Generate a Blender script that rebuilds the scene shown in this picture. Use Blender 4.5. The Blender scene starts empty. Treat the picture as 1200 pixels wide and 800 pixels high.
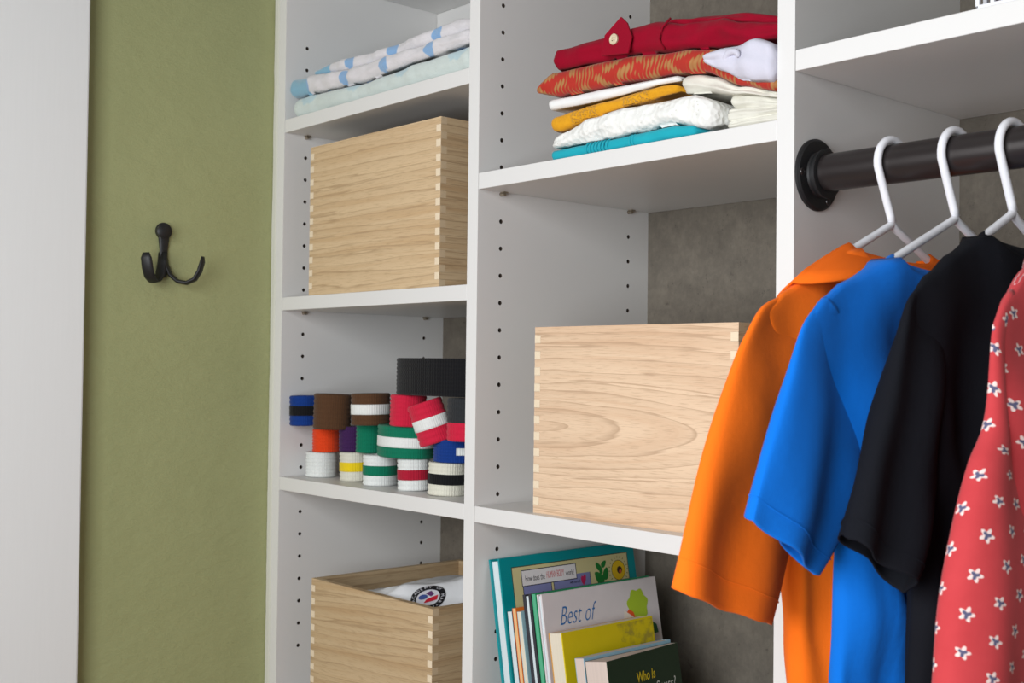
import bpy, bmesh, math, random
from mathutils import Vector, Matrix, noise
from math import sin, cos, pi, radians as R, sqrt, exp

# ------------------------------------------------------------------ camera, world, light (all lengths in mm, K = metres per mm)
K = 0.001
S = bpy.context.scene
COL = S.collection
CAM = (1488.46, -881.16, -52.91)
YAW, PITCH, ROLL, FPX = 0.8446, 0.0223, 0.0116, 1393.03
fw = Vector((-sin(YAW)*cos(PITCH), cos(YAW)*cos(PITCH), sin(PITCH)))
r0 = Vector((cos(YAW), sin(YAW), 0)); u0 = r0.cross(fw)
rt = r0*cos(ROLL) + u0*sin(ROLL); up = -r0*sin(ROLL) + u0*cos(ROLL)
cd = bpy.data.cameras.new('camera'); cam = bpy.data.objects.new('camera', cd); COL.objects.link(cam)
M4 = Matrix((rt, up, -fw)).transposed().to_4x4(); M4.translation = Vector(CAM)*K
cam.matrix_world = M4
cd.sensor_width = 36; cd.lens = FPX/1200*36; cd.clip_start = 0.02
cd.dof.use_dof = True; cd.dof.focus_distance = 1.22; cd.dof.aperture_fstop = 13
S.camera = cam

W = bpy.data.worlds.new('world'); S.world = W; W.use_nodes = True
bg = W.node_tree.nodes['Background']; bg.inputs[0].default_value = (1.0, 0.90, 0.84, 1); bg.inputs[1].default_value = 0.075

def area(name, loc, target, sx, sy, power, col):
    l = bpy.data.lights.new(name, 'AREA'); l.shape = 'RECTANGLE'; l.size = sx*K; l.size_y = sy*K
    l.energy = power; l.color = col
    o = bpy.data.objects.new(name, l); COL.objects.link(o); o.location = Vector(loc)*K
    o.rotation_euler = (Vector(target)-Vector(loc)).to_track_quat('-Z', 'Y').to_euler()
    return o
area('window_daylight', (1120, -1270, 60), (780, 0, -60), 800, 900, 21.5, (0.925, 0.965, 1.0))
area('added_rod_highlight_fill', (500, -2100, 160), (900, 0, 0), 1000, 1200, 9, (1.0, 0.97, 0.94))  # added area lamp for the rod highlight and softer shadows, no second window

S.view_settings.view_transform = 'Standard'; S.view_settings.look = 'None'
S.view_settings.gamma = 1; S.view_settings.use_curve_mapping = False
S.view_settings.exposure = 0.0

# ------------------------------------------------------------------ material helpers
def srgb(r, g, b):
    f = lambda c: (c/255/12.92) if c/255 <= .04045 else ((c/255+.055)/1.055)**2.4
    return (f(r), f(g), f(b), 1)

class NT:
    def __init__(s, name, rough=.6, col=(.8, .8, .8, 1), spec=.4, metal=0, sheen=0):
        s.m = bpy.data.materials.new(name); s.m.use_nodes = True; s.t = s.m.node_tree; s.n = s.t.nodes
        s.b = s.n['Principled BSDF']; s.b.inputs['Roughness'].default_value = rough
        s.b.inputs['Base Color'].default_value = col; s.b.inputs['Metallic'].default_value = metal
        s.b.inputs['Specular IOR Level'].default_value = spec
        if sheen: s.b.inputs['Sheen Weight'].default_value = sheen
    def node(s, typ, **k):
        n = s.n.new(typ)
        for a, v in k.items():
            if hasattr(n, a): setattr(n, a, v)
        return n
    def link(s, a, b): s.t.links.new(a, b)
    def obj(s, scale=(1, 1, 1), loc=(0, 0, 0), rot=(0, 0, 0), kind='Object'):
        c = s.node('ShaderNodeTexCoord'); m = s.node('ShaderNodeMapping')
        m.inputs['Scale'].default_value = scale; m.inputs['Location'].default_value = loc; m.inputs['Rotation'].default_value = rot
        s.link(c.outputs[kind], m.inputs[0]); return m.outputs[0]
    def noise(s, vec, scale, detail=4, rough=.55, dist=0):
        n = s.node('ShaderNodeTexNoise'); n.inputs['Scale'].default_value = scale; n.inputs['Detail'].default_value = detail
        n.inputs['Roughness'].default_value = rough; n.inputs['Distortion'].default_value = dist
        if vec is not None: s.link(vec, n.inputs['Vector'])
        return n.outputs['Fac']
    def wave(s, vec, scale, dist=0, detail=2, dscale=1, typ='BANDS', direction='X', prof='SIN'):
        n = s.node('ShaderNodeTexWave'); n.wave_type = typ
        if typ == 'BANDS': n.bands_direction = direction
        else: n.rings_direction = direction
        n.wave_profile = prof
        n.inputs['Scale'].default_value = scale; n.inputs['Distortion'].default_value = dist
        n.inputs['Detail'].default_value = detail; n.inputs['Detail Scale'].default_value = dscale
        s.link(vec, n.inputs['Vector']); return n.outputs['Fac']
    def ramp(s, fac, stops, interp='LINEAR'):
        n = s.node('ShaderNodeValToRGB'); n.color_ramp.interpolation = interp
        e = n.color_ramp.elements
        while len(e) < len(stops): e.new(.5)
        for x, (p, c) in zip(e, stops): x.position = p; x.color = c
        s.link(fac, n.inputs[0]); return n.outputs[0]
    def math(s, op, a, b=None, c=None):
        n = s.node('ShaderNodeMath'); n.operation = op
        for i, v in enumerate((a, b, c)):
            if v is None: continue
            if isinstance(v, (int, float)): n.inputs[i].default_value = v
            else: s.link(v, n.inputs[i])
        return n.outputs[0]
    def mix(s, fac, a, b, typ='MIX'):
        n = s.node('ShaderNodeMix'); n.data_type = 'RGBA'; n.blend_type = typ
        for sock, v in ((n.inputs[0], fac), (n.inputs[6], a), (n.inputs[7], b)):
            if isinstance(v, (int, float)): sock.default_value = v
            elif isinstance(v, tuple): sock.default_value = v
            else: s.link(v, sock)
        return n.outputs[2]
    def color(s, c): s.link(c, s.b.inputs['Base Color'])
    def bump(s, h, strength=.3, dist=.0005, prev=None):
        n = s.node('ShaderNodeBump'); n.inputs['Strength'].default_value = strength; n.inputs['Distance'].default_value = dist
        s.link(h, n.inputs['Height'])
        if prev is not None: s.link(prev, n.inputs['Normal'])
        s.link(n.outputs[0], s.b.inputs['Normal']); return n.outputs[0]
    def sep(s, vec):
        n = s.node('ShaderNodeSeparateXYZ'); s.link(vec, n.inputs[0]); return n.outputs

def dark(c, k): return (c[0]*k, c[1]*k, c[2]*k, 1)

def plain(name, c, rough=.6, spec=.4, metal=0, vary=.06, scale=40):
    m = NT(name, rough, c, spec, metal); v = m.obj()
    m.color(m.mix(m.noise(v, scale), dark(c, 1-vary), dark(c, 1+vary))); return m.m

def cloth(name, c, weave=1400, vary=.10, bump=.25, sheen=.04, rough=.9, crease=.25):
    m = NT(name, rough, c, .15, 0, sheen); v = m.obj()
    m.color(m.mix(m.noise(v, 30, 5), dark(c, 1-vary), dark(c, 1+vary)))
    b1 = m.bump(m.noise(v, 45, 5, .6), crease, .0025)
    m.bump(m.noise(v, weave, 2), bump, .0006, b1); return m.m

def melamine():
    m = NT('white_melamine', .38, (.78, .775, .76, 1), .35); v = m.obj()
    m.color(m.mix(m.noise(v, 6, 4), (.69, .68, .665, 1), (.73, .72, .705, 1)))
    m.bump(m.noise(v, 900, 2), .08, .0002); return m.m
def paint_green():
    m = NT('sage_green_paint', .55, (.3, .3, .14, 1), .3); v = m.obj()
    a = srgb(152, 156, 110); b = srgb(163, 166, 121)
    m.color(m.mix(m.noise(v, 5, 6, .6), a, b))
    b1 = m.bump(m.noise(m.obj(scale=(1, .6, 1)), 22, 7, .7), .55, .006)
    m.bump(m.noise(v, 260, 3), .12, .0006, b1); return m.m
def concrete():
    m = NT('dark_concrete_laminate', .75, (.1, .1, .1, 1), .2); v = m.obj()
    n1 = m.noise(v, 22, 9, .8); n2 = m.noise(m.obj(scale=(1, 1, .3)), 260, 4, .7); n3 = m.noise(m.obj(scale=(1, 1, .7)), 110, 7, .8)
    c = m.ramp(n1, [(.3, srgb(98, 92, 84)), (.5, srgb(116, 109, 99)), (.7, srgb(134, 126, 114))])
    c = m.mix(m.math('MULTIPLY', n2, .5), c, srgb(88, 82, 74))
    c = m.mix(m.ramp(n3, [(.30, (.8, .8, .8, 1)), (.40, (0, 0, 0, 1))]), c, srgb(60, 55, 50))
    m.color(c); m.bump(n2, .25, .0006); return m.m
def white_paint(name='white_wall_paint', c=(.74, .745, .74, 1)):
    m = NT(name, .6, c, .3); v = m.obj(scale=(1, 1, .05))
    m.color(m.mix(m.noise(v, 300, 3), dark(c, .975), dark(c, 1.02)))
    m.bump(m.noise(v, 500, 3), .12, .0004); return m.m
def wood(name, seed, axis='x', arch=None, tone=1.0, yellow=0, tilt=0.0):
    """long grain along axis; arch = (x mm, z mm) of the centre of an arched (cathedral) figure in the box's own frame"""
    m = NT(name, .62, (.6, .45, .3, 1), .25)
    x, y, z = m.sep(m.obj()); u = x if axis == 'x' else y; w = y if axis == 'x' else x
    lowv = m.obj(scale=(.16, .3, 1) if axis == 'x' else (.3, .16, 1), loc=(seed*.37, seed*.53, seed*.71))
    warp = m.math('MULTIPLY', m.math('SUBTRACT', m.noise(lowv, 12, 2, .5), .5), .022)
    zz = m.math('ADD', m.math('ADD', z, m.math('MULTIPLY', u, tilt)), warp)
    if arch:
        du = m.math('MULTIPLY', m.math('SUBTRACT', u, arch[0]*K), .125); dz = m.math('SUBTRACT', zz, arch[1]*K)
        st = m.math('SQRT', m.math('ADD', m.math('MULTIPLY', du, du), m.math('MULTIPLY', dz, dz)))
    else: st = m.math('ADD', zz, seed*.1)
    def lines(freq, detail, drift, rough=.6):
        c = m.node('ShaderNodeCombineXYZ'); m.link(m.math('MULTIPLY', u, drift), c.inputs[0]); m.link(m.math('MULTIPLY', w, drift), c.inputs[1])
        m.link(st, c.inputs[2]); return m.noise(c.outputs[0], freq, detail, rough)
    light = (.75*tone, .555*tone, (.37-yellow)*tone, 1); mid = (.64*tone, .43*tone, (.265-yellow)*tone, 1); dk = (.42*tone, .275*tone, (.165-yellow*.6)*tone, 1)
    a = lines(70, 3, .03); b = lines(260, 3, .015)
    c = m.ramp(a, [(.30, mid), (.52, light), (.75, dark(light, 1.05))])
    c = m.mix(m.ramp(b, [(.54, (0, 0, 0, 1)), (.66, (.55, .55, .55, 1))]), c, mid)
    ring = m.math('FRACT', m.math('ADD', m.math('MULTIPLY', st, 85), m.math('MULTIPLY', a, 3.0)))
    c = m.mix(m.ramp(ring, [(0, (.0, .0, .0, 1)), (.80, (.14, .14, .14, 1)), (.94, (.68, .68, .68, 1)), (1, (0, 0, 0, 1))]), c, dk)
    fine = m.noise(m.obj(scale=(.05, 1, 1) if axis == 'x' else (1, .05, 1), loc=(seed, 0, 0)), 900, 2, .6)
    c = m.mix(m.ramp(fine, [(.52, (0, 0, 0, 1)), (.70, (.5, .5, .5, 1))]), c, dk)
    m.color(c); m.bump(fine, .15, .0004); return m.m
MELA = melamine(); GREEN = paint_green(); CONC = concrete(); WPAINT = white_paint()
BLACKM = plain('black_metal', (.028, .023, .023, 1), .30, .6, .3, .1)
BLACKP = plain('matte_black_iron', (.010, .010, .011, 1), .5, .45, 0, .1)
STEEL = plain('nickel_pin', (.42, .36, .28, 1), .35, .5, .9)
HOLE = plain('drilled_hole_dark', (.05, .035, .025, 1), .95)
ENDS = plain('shaded_end_grain', (.56, .43, .28, 1), .7, .2, 0, .10, 500)  # darker copy of the end grain, side-face shade put into the colour
ENDG = plain('pale_end_grain', (.76, .63, .46, 1), .7, .2, 0, .10, 500)
HANG = plain('white_plastic', (.80, .80, .84, 1), .35, .5, 0, .02)
PAGE = None

# ------------------------------------------------------------------ object helpers
def wloc(o):
    v = Vector((0, 0, 0))
    while o is not None: v = v + o.location; o = o.parent
    return v
def obj(name, verts, faces, mat, parent=None, smooth=False, midx=None, uv=None, base=None, bevel=0, sharp=None):
    """verts in world mm; the mesh is stored relative to its thing's base"""
    me = bpy.data.meshes.new(name)
    o = bpy.data.objects.new(name, me); COL.objects.link(o)
    if parent is not None:
        o.parent = parent; off = wloc(parent)
    else:
        if base is None:
            xs = [v[0] for v in verts]; ys = [v[1] for v in verts]; zs = [v[2] for v in verts]
            base = ((min(xs)+max(xs))/2, (min(ys)+max(ys))/2, min(zs))
        o.location = Vector(base)*K; off = o.location.copy()
    me.from_pydata([Vector(v)*K - off for v in verts], [], [tuple(f) for f in faces])
    for m in (mat if isinstance(mat, (list, tuple)) else [mat]): me.materials.append(m)
    if midx:
        for p, i in zip(me.polygons, midx): p.material_index = i
    if smooth: me.polygons.foreach_set('use_smooth', [True]*len(me.polygons))
    if uv:
        l = me.uv_layers.new(name='UVMap')
        for p in me.polygons:
            for li in p.loop_indices: l.data[li].uv = uv[me.loops[li].vertex_index]
    me.update()
    if sharp and smooth:
        me.set_sharp_from_angle(angle=R(sharp))
    if bevel:
        b = o.modifiers.new('bevel', 'BEVEL'); b.width = bevel*K; b.segments = 2; b.limit_method = 'ANGLE'
    return o
def empty(name, loc):
    o = bpy.data.objects.new(name, None); COL.objects.link(o); o.location = Vector(loc)*K
    o.empty_display_size = .02; return o
def tag(o, label=None, cat=None, group=None, kind=None):
    if label: o['label'] = label
    if cat: o['category'] = cat
    if group: o['group'] = group
    if kind: o['kind'] = kind
    return o
class MB:
    def __init__(s): s.v = []; s.f = []; s.m = []
    def box(s, x0, x1, y0, y1, z0, z1, m=0, skip=()):
        b = len(s.v)
        s.v += [(x, y, z) for z in (z0, z1) for y in (y0, y1) for x in (x0, x1)]
        F = {'-z': (0, 2, 3, 1), '+z': (4, 5, 7, 6), '-y': (0, 1, 5, 4), '+y': (2, 6, 7, 3), '-x': (0, 4, 6, 2), '+x': (1, 3, 7, 5)}
        for k, q in F.items():
            if k in skip: continue
            mi = m[k] if isinstance(m, dict) and k in m else (m if not isinstance(m, dict) else m.get('', 0))
            s.f.append(tuple(b+i for i in q)); s.m.append(mi)
        return s
    def poly(s, pts, m=0):
        b = len(s.v); s.v += list(pts); s.f.append(tuple(range(b, b+len(pts)))); s.m.append(m); return s
    def rings(s, rings, closed=True, cap0=True, cap1=True, m=0):
        b = len(s.v); n = len(rings[0])
        for r in rings: s.v += [tuple(p) for p in r]
        for i in range(len(rings)-1):
            for j in range(n if closed else n-1):
                k = (j+1) % n
                s.f.append((b+i*n+j, b+i*n+k, b+(i+1)*n+k, b+(i+1)*n+j)); s.m.append(m)
        if cap0: s.f.append(tuple(b+j for j in reversed(range(n)))); s.m.append(m)
        if cap1: s.f.append(tuple(b+(len(rings)-1)*n+j for j in range(n))); s.m.append(m)
        return s
    def tube(s, pts, rad, n=12, m=0, flat=None, side=None):
        """pts path; rad number or list; flat = (a, b) squashed section with 'side' axis"""
        P = [Vector(p) for p in pts]; rings = []
        prev = None
        for i, p in enumerate(P):
            t = (P[min(i+1, len(P)-1)]-P[max(i-1, 0)]).normalized()
            if side is not None: a = (Vector(side)-t*t.dot(Vector(side))).normalized()
            else:
                a = prev-t*t.dot(prev) if prev is not None else t.orthogonal()
                a.normalize()
            prev = a; b = t.cross(a)
            r = rad[i] if isinstance(rad, (list, tuple)) else rad
            ra, rb = (r*flat[0], r*flat[1]) if flat else (r, r)
            rings.append([p+a*ra*cos(2*pi*k/n)+b*rb*sin(2*pi*k/n) for k in range(n)])
        return s.rings(rings, m=m)
    def cyl(s, c, axis, r, h, n=24, m=0):
        c = Vector(c); a = Vector(axis).normalized()
        return s.tube([c, c+a*h], r, n, m)
    def build(s, name, mat, parent=None, **k):
        return obj(name, s.v, s.f, mat, parent, midx=s.m, **k)

# ------------------------------------------------------------------ setting
XW = -30
D = 293.6
Xp = [(-18.5, 0.0), (415.7, 434.2), (851.0, 869.6), (1720.0, 1738.5)]
MB().box(XW-120, XW, -284, 700, -1300, 1400).build('wall_left', GREEN).__setitem__('kind', 'structure')
MB().box(-2500, 0, -430, -285, -1300, 1400).build('wall_front', WPAINT, bevel=2.5)['kind'] = 'structure'
MB().box(-150, 2600, 320, 400, -1300, 1400).build('wall_back', GREEN)['kind'] = 'structure'
MB().box(1760, 1900, -430, 320, -1300, 1400).build('wall_right', WPAINT)['kind'] = 'structure'
fm = NT('warm_oak_floor', .5, (.35, .2, .1, 1)); fv = fm.obj(scale=(1, .1, 1))
fm.color(fm.mix(fm.noise(fv, 20, 4), (.56, .35, .21, 1), (.66, .43, .27, 1)))
MB().box(-3000, 4500, -4500, 400, -1340, -1300).build('floor', fm.m)['kind'] = 'structure'
MB().box(-3000, 4500, -4500, 400, 1400, 1440).build('ceiling', WPAINT)['kind'] = 'structure'
# caulk strip between wall and unit: uneven bead
rnd = random.Random(4)
rings = []
for i in range(141):
    z = -900+i*15
    w = .9*noise.noise(Vector((0, 3.1, z*.011)))+.5*noise.noise(Vector((5, 0, z*.06)))
    xl = XW+.2; xr = -18.5
    rings.append([(xl-.1, 3, z), (xl+.2, -1.2+w, z), (xl+2.2+w, -2.2+w*.6, z), (xl+3.6+w*.5, -.9, z), (xl+6, -1.3-w*.2, z), (xr, .3, z), (xr, 3, z)])
CAULK = white_paint('caulk_white', (.60, .60, .52, 1))
MB().rings(rings).build('trim_1', CAULK, smooth=True)['kind'] = 'structure'

# ------------------------------------------------------------------ closet shelving unit
TH = 18.7
unit = tag(empty('closet_shelving', (0, 0, -1300)), 'built-in white closet shelving with dark concrete-look back along the green wall', 'shelving')
HY, BY = 35.4, 255.4
def pegged_panel(x0, x1, holes_top, n_up, n_dn):
    mb = MB()
    mb.box(x0, x1, 0, D, -1290, 1390, skip=('+x',) if holes_top is not None else ())
    if holes_top is not None:
        zs0 = holes_top+32*n_up+16; zs1 = zs0-32*(n_up+n_dn+1)
        X = x1
        def q(y0, y1, z0, z1): mb.poly([(X, y0, z0), (X, y1, z0), (X, y1, z1), (X, y0, z1)])
        q(0, D, zs0, 1390); q(0, D, -1290, zs1)
        q(0, HY-8, zs1, zs0); q(HY+8, BY-8, zs1, zs0); q(BY+8, D, zs1, zs0)
        for yc in (HY, BY):
            for k in range(n_up+n_dn+1):
                zc = zs0-16-32*k
                b = len(mb.v); N = 16; r = 2.6
                for i in range(N):
                    a = 2*pi*i/N+pi/4
                    ca, sa = cos(a), sin(a); m_ = max(abs(ca)*16/8*0.5 if False else 0, 1e-9)
                    # rectangle perimeter point 8 x 16
                    sc_ = min(8/abs(ca) if abs(ca) > 1e-6 else 1e9, 16/abs(sa) if abs(sa) > 1e-6 else 1e9)
                    mb.v.append((X, yc+ca*sc_, zc+sa*sc_))
                for i in range(N):
                    a = 2*pi*i/N+pi/4; mb.v.append((X, yc+r*cos(a), zc+r*sin(a)))
                for i in range(N):
                    a = 2*pi*i/N+pi/4; mb.v.append((X-9, yc+r*cos(a), zc+r*sin(a)))
                for i in range(N):
                    j = (i+1) % N
                    mb.f.append((b+i, b+j, b+N+j, b+N+i)); mb.m.append(0)
                    mb.f.append((b+N+i, b+N+j, b+2*N+j, b+2*N+i)); mb.m.append(1)
                mb.f.append(tuple(b+2*N+i for i in range(N))); mb.m.append(1)
                # four corner slivers of each cell
                cz = [(8, 16), (-8, 16), (-8, -16), (8, -16)]
                for (cy, cz_) in cz:
                    ang = math.atan2(cz_, cy) % (2*pi)
                    best = sorted(range(N), key=lambda i: abs(((2*pi*i/N+pi/4-ang+pi) % (2*pi))-pi))[:2]
                    mb.poly([(X, yc+cy, zc+cz_), mb.v[b+best[0]], mb.v[b+best[1]]])
    o = mb.build('side_panel', [MELA, HOLE], unit)
    return o
pegged_panel(*Xp[0], 248.5, 5, 22)
pegged_panel(*Xp[1], 375.3, 5, 26)
pegged_panel(*Xp[2], None, 0, 0)
pegged_panel(*Xp[3], None, 0, 0)
for a, b in ((0, 415.7), (434.2, 851.0), (869.6, 1720)):
    MB().box(a, b, D, D+8, -1290, 1390).build('back_panel', CONC, unit)
def shelf(a, b, z, pins=True, inset=.4):
    s = MB().box(a+inset, b-inset, 0, D-1, z-TH, z).build('shelf', MELA, unit, bevel=.7)
    if pins:
        for y in (HY, BY):
            for x, d in ((a, 1), (b, -1)):
                mb = MB().cyl((x+d*.2, y, z-TH-2.6), (d, 0, 0), 2.3, 6.5, 12)
                mb.box(min(x+d*2, x+d*9), max(x+d*2, x+d*9), y-3.2, y+3.2, z-TH-1.2, z-TH-.1)
                mb.build('shelf_pin', STEEL, s, smooth=True, sharp=40)
    return s
zS1, zS2, zS3, zS4 = 299.0, 44.2, -211.3, -548.
zM1, zM2, zM3 = 172.5, -212.25, -548.
zR1 = 231.7
for z in (zS1, zS2, zS3, zS4): shelf(0, 415.7, z)
shelf(0, 415.7, 527., False)
for z in (zM1, zM2, zM3): shelf(434.2, 851.0, z)
shelf(434.2, 851.0, 560., False)
shelf(869.6, 1720, zR1, False); shelf(869.6, 1720, 560., False)
MB().box(.5, 415, 273, D-.5, 400, 508).build('mounting_rail', MELA, unit, bevel=.6)

# ------------------------------------------------------------------ wooden boxes with finger joints
def wooden_box(name, label, x0, y0, z0, w, dep, h, mats, rot=0, t=9, pitch=18.0):
    root = empty(name, (x0, y0, z0)); root.rotation_euler = (0, 0, rot)
    tag(root, label, 'box', 'wooden boxes on the shelves')
    n = max(3, int(round(h/(pitch/2)))); n += (n+1) % 2       # odd number of segments
    s = h/n
    fmat, smat = mats
    def panel(nm, mat, kind):
        mb = MB()
        for i in range(n):
            za, zb_ = z0+i*s, z0+(i+1)*s
            if kind == 'front': wide = (i % 2 == 0)
            if kind == 'side': wide = (i % 2 == 1)
            if nm == 'front_panel':
                if wide: mb.box(x0, x0+w, y0, y0+t, za, zb_, {'-x': 2, '+x': 2, '': 0})
                else: mb.box(x0+t, x0+w-t, y0, y0+t, za, zb_)
            if nm == 'back_panel':
                if wide: mb.box(x0, x0+w, y0+dep-t, y0+dep, za, zb_, {'-x': 2, '+x': 2, '': 0})
                else: mb.box(x0+t, x0+w-t, y0+dep-t, y0+dep, za, zb_)
            if nm == 'side_panel':
                xa = x0 if kind2 == 'l' else x0+w-t
                e = .25 if True else 0
                if wide: mb.box(xa, xa+t, y0-e, y0+dep+e, za+.15, zb_-.15, {'-y': 1, '+y': 1, '': 0})
                else: mb.box(xa, xa+t, y0+t, y0+dep-t, za, zb_)
        return mb
    ro = wloc(root)
    def place(mb, nm, mat):
        return mb.build(nm, [mat, ENDG, ENDS], root)
    kind2 = ''
    place(panel('front_panel', fmat, 'front'), 'front_panel', fmat)
    place(panel('back_panel', fmat, 'front'), 'back_panel', fmat)
    for kind2 in 'lr':
        place(panel('side_panel', smat, 'side'), 'side_panel', smat)
    MB().box(x0+t, x0+w-t, y0+t, y0+dep-t, z0+2, z0+8).build('bottom_panel', fmat, root)
    return root
W1 = (wood('paulownia_upper_box', 1.3, 'x', None, .84, .03), wood('paulownia_upper_box_shaded_side', 2.3, 'y', None, .74, .03))  # sides toned darker as side-face shade; upper box yellowed for its dim bay
W2 = (wood('paulownia_middle_box', 4.1, 'x', (5, 94), .97, -.012), wood('paulownia_middle_box_shaded_side', 5.3, 'y', None, .80, .02))
W3 = (wood('paulownia_lower_box', 7.7, 'x', None, .74, .035, -.08), wood('paulownia_lower_box_shaded_side', 8.2, 'y', None, .66, .035))
wooden_box('wooden_box', 'finger-jointed pale wooden box on the left shelf above the rolled belts', 63, 5, zS2, 294, 250, 207, W1)
wooden_box('wooden_box', 'large pale wooden box with arched grain on the middle shelf above the books', 519, 14, zM2, 274, 250, 205, W2, .03)
wooden_box('wooden_box', 'open wooden box at lower left holding a white uniform with round badge', 80.5, 6, zS4, 271, 262, 203.5, W3)

# ------------------------------------------------------------------ rod, hangers
RY, RZ, RR = 33, 125, 16.7
rod = tag(empty('closet_rod', (869.6, RY, RZ)), 'black metal clothes rod screwed to the white panel by a round flange', 'clothes rod')
MB().tube([(878+i*84, RY, RZ) for i in range(11)], RR, 40).build('pipe', BLACKM, rod, smooth=True, sharp=60)
def disc(x0, x1, cy, cz, r, n=40, cham=1.2):
    return MB().rings([[(x, cy+rr*cos(2*pi*k/n), cz+rr*sin(2*pi*k/n)) for k in range(n)] for x, rr in ((x0, r), (x1-cham, r), (x1, r-cham))])
for xa, d in ((869.7, 1), (1719.9, -1)):
    n = 48
    ringz = lambda x, r: [(xa+d*x, RY+r*cos(2*pi*k/n), RZ-1+r*1.0*sin(2*pi*k/n)) for k in range(n)]
    fl = MB().rings([ringz(0, 32.5), ringz(2.2, 32.5), ringz(4, 30.5), ringz(4.4, 23)], cap1=True).build('flange', BLACKP, rod, smooth=True, sharp=35)
    MB().rings([ringz(4, 21), ringz(6, 19.8), ringz(9.5, 19.8), ringz(10, 22), ringz(12.4, 22), ringz(12.8, 21), ringz(12.8, 17)]).build('socket', BLACKP, fl, smooth=True, sharp=30)
    for a in (60, 180, 300):
        c = (xa+d*4.1, RY+26.5*cos(R(a)), RZ-1+26.5*sin(R(a)))
        MB().rings([[(c[0]+d*h, c[1]+r*cos(2*pi*k/16), c[2]+r*sin(2*pi*k/16)) for k in range(16)] for h, r in ((0, 3.6), (.9, 3.2), (1.2, 1.4), (.4, 1.2))]).build('screw', BLACKM, fl, smooth=True, sharp=30)

def arc_path(X, tw):
    """hook of a tubular hanger: neck, up one side, over the rod, down the far side"""
    p = [(0, 0, -50), (0, -2.5, -44), (0, -8, -32), (0, -16.5, -13)]
    for a in range(190, -31, -14):
        p.append((0, 20.8*cos(R(a)), 20.8*sin(R(a))))
    q = []
    for x, y, z in p:
        q.append((X+(y+10)*sin(tw)*.6+x, RY+y, RZ+z))
    return q
def hanger(X, label, drop=.47, half=104, tw=0.12):
    h = tag(empty('clothes_hanger', (X, RY, RZ-50)), label, 'hanger', 'white hangers on the rod')
    MB().tube(arc_path(X, tw), 3.5, 14).build('hook', HANG, h, smooth=True)
    pts = [(X, RY, RZ-50)]
    def side(s):
        return [(X, RY+s*y, RZ-50-2-drop*y+(.0009*max(0, y-90)**2*-1)) for y in (4, 30, 60, 90, 120, half)]
    L = side(-1); Rr = side(1)
    loop = list(reversed(L))+[(X, RY, RZ-50.5)]+Rr
    zb = loop[0][2]-9
    loop = [(X, RY-half+6, zb-2), (X, RY-half-4, zb+3)]+loop+[(X, RY+half+4, zb+3), (X, RY+half-6, zb-2)]
    loop += [(X, RY+half-6-(2*half-12)*i/8, zb-2) for i in range(1, 9)]
    MB().tube(loop, 3.4, 12).build('frame', HANG, h, smooth=True)
    return h
hanger(945.5, 'white plastic hanger nearest the flange carrying the orange shirt', .43)
hanger(1003, 'white plastic hanger carrying the bright blue shirt', .42)
hanger(1051, 'white plastic hanger carrying the black shirt', .47)
hanger(1111, 'white plastic hanger at the right edge carrying the red printed shirt', .56)

# ------------------------------------------------------------------ shirts
def lerp(a, b, t): return a+(b-a)*t
def interp(P, x):
    if x <= P[0][0]: return P[0][1]
    for (a, b), (c, d) in zip(P, P[1:]):
        if x <= c:
            k = (x-a)/(c-a); k = k*k*(3-2*k)*.5+k*.5; return lerp(b, d, k)
    return P[-1][1]
def plerp(P, t):
    """polyline point at parameter t in 0..1 by arc length, smoothed"""
    L = [0]
    for i in range(1, len(P)): L.append(L[-1]+math.dist(P[i], P[i-1]))
    s = t*L[-1]
    for i in range(1, len(P)):
        if s <= L[i] or i == len(P)-1:
            k = (s-L[i-1])/max(1e-6, L[i]-L[i-1]); k = max(0, min(1, k))
            p0 = P[max(i-2, 0)]; p1 = P[i-1]; p2 = P[i]; p3 = P[min(i+1, len(P)-1)]
            return tuple(.5*((2*b)+(c-a)*k+(2*a-5*b+4*c-d)*k*k+(3*b-a-3*c+d)*k**3) for a, b, c, d in zip(p0, p1, p2, p3))
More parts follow.
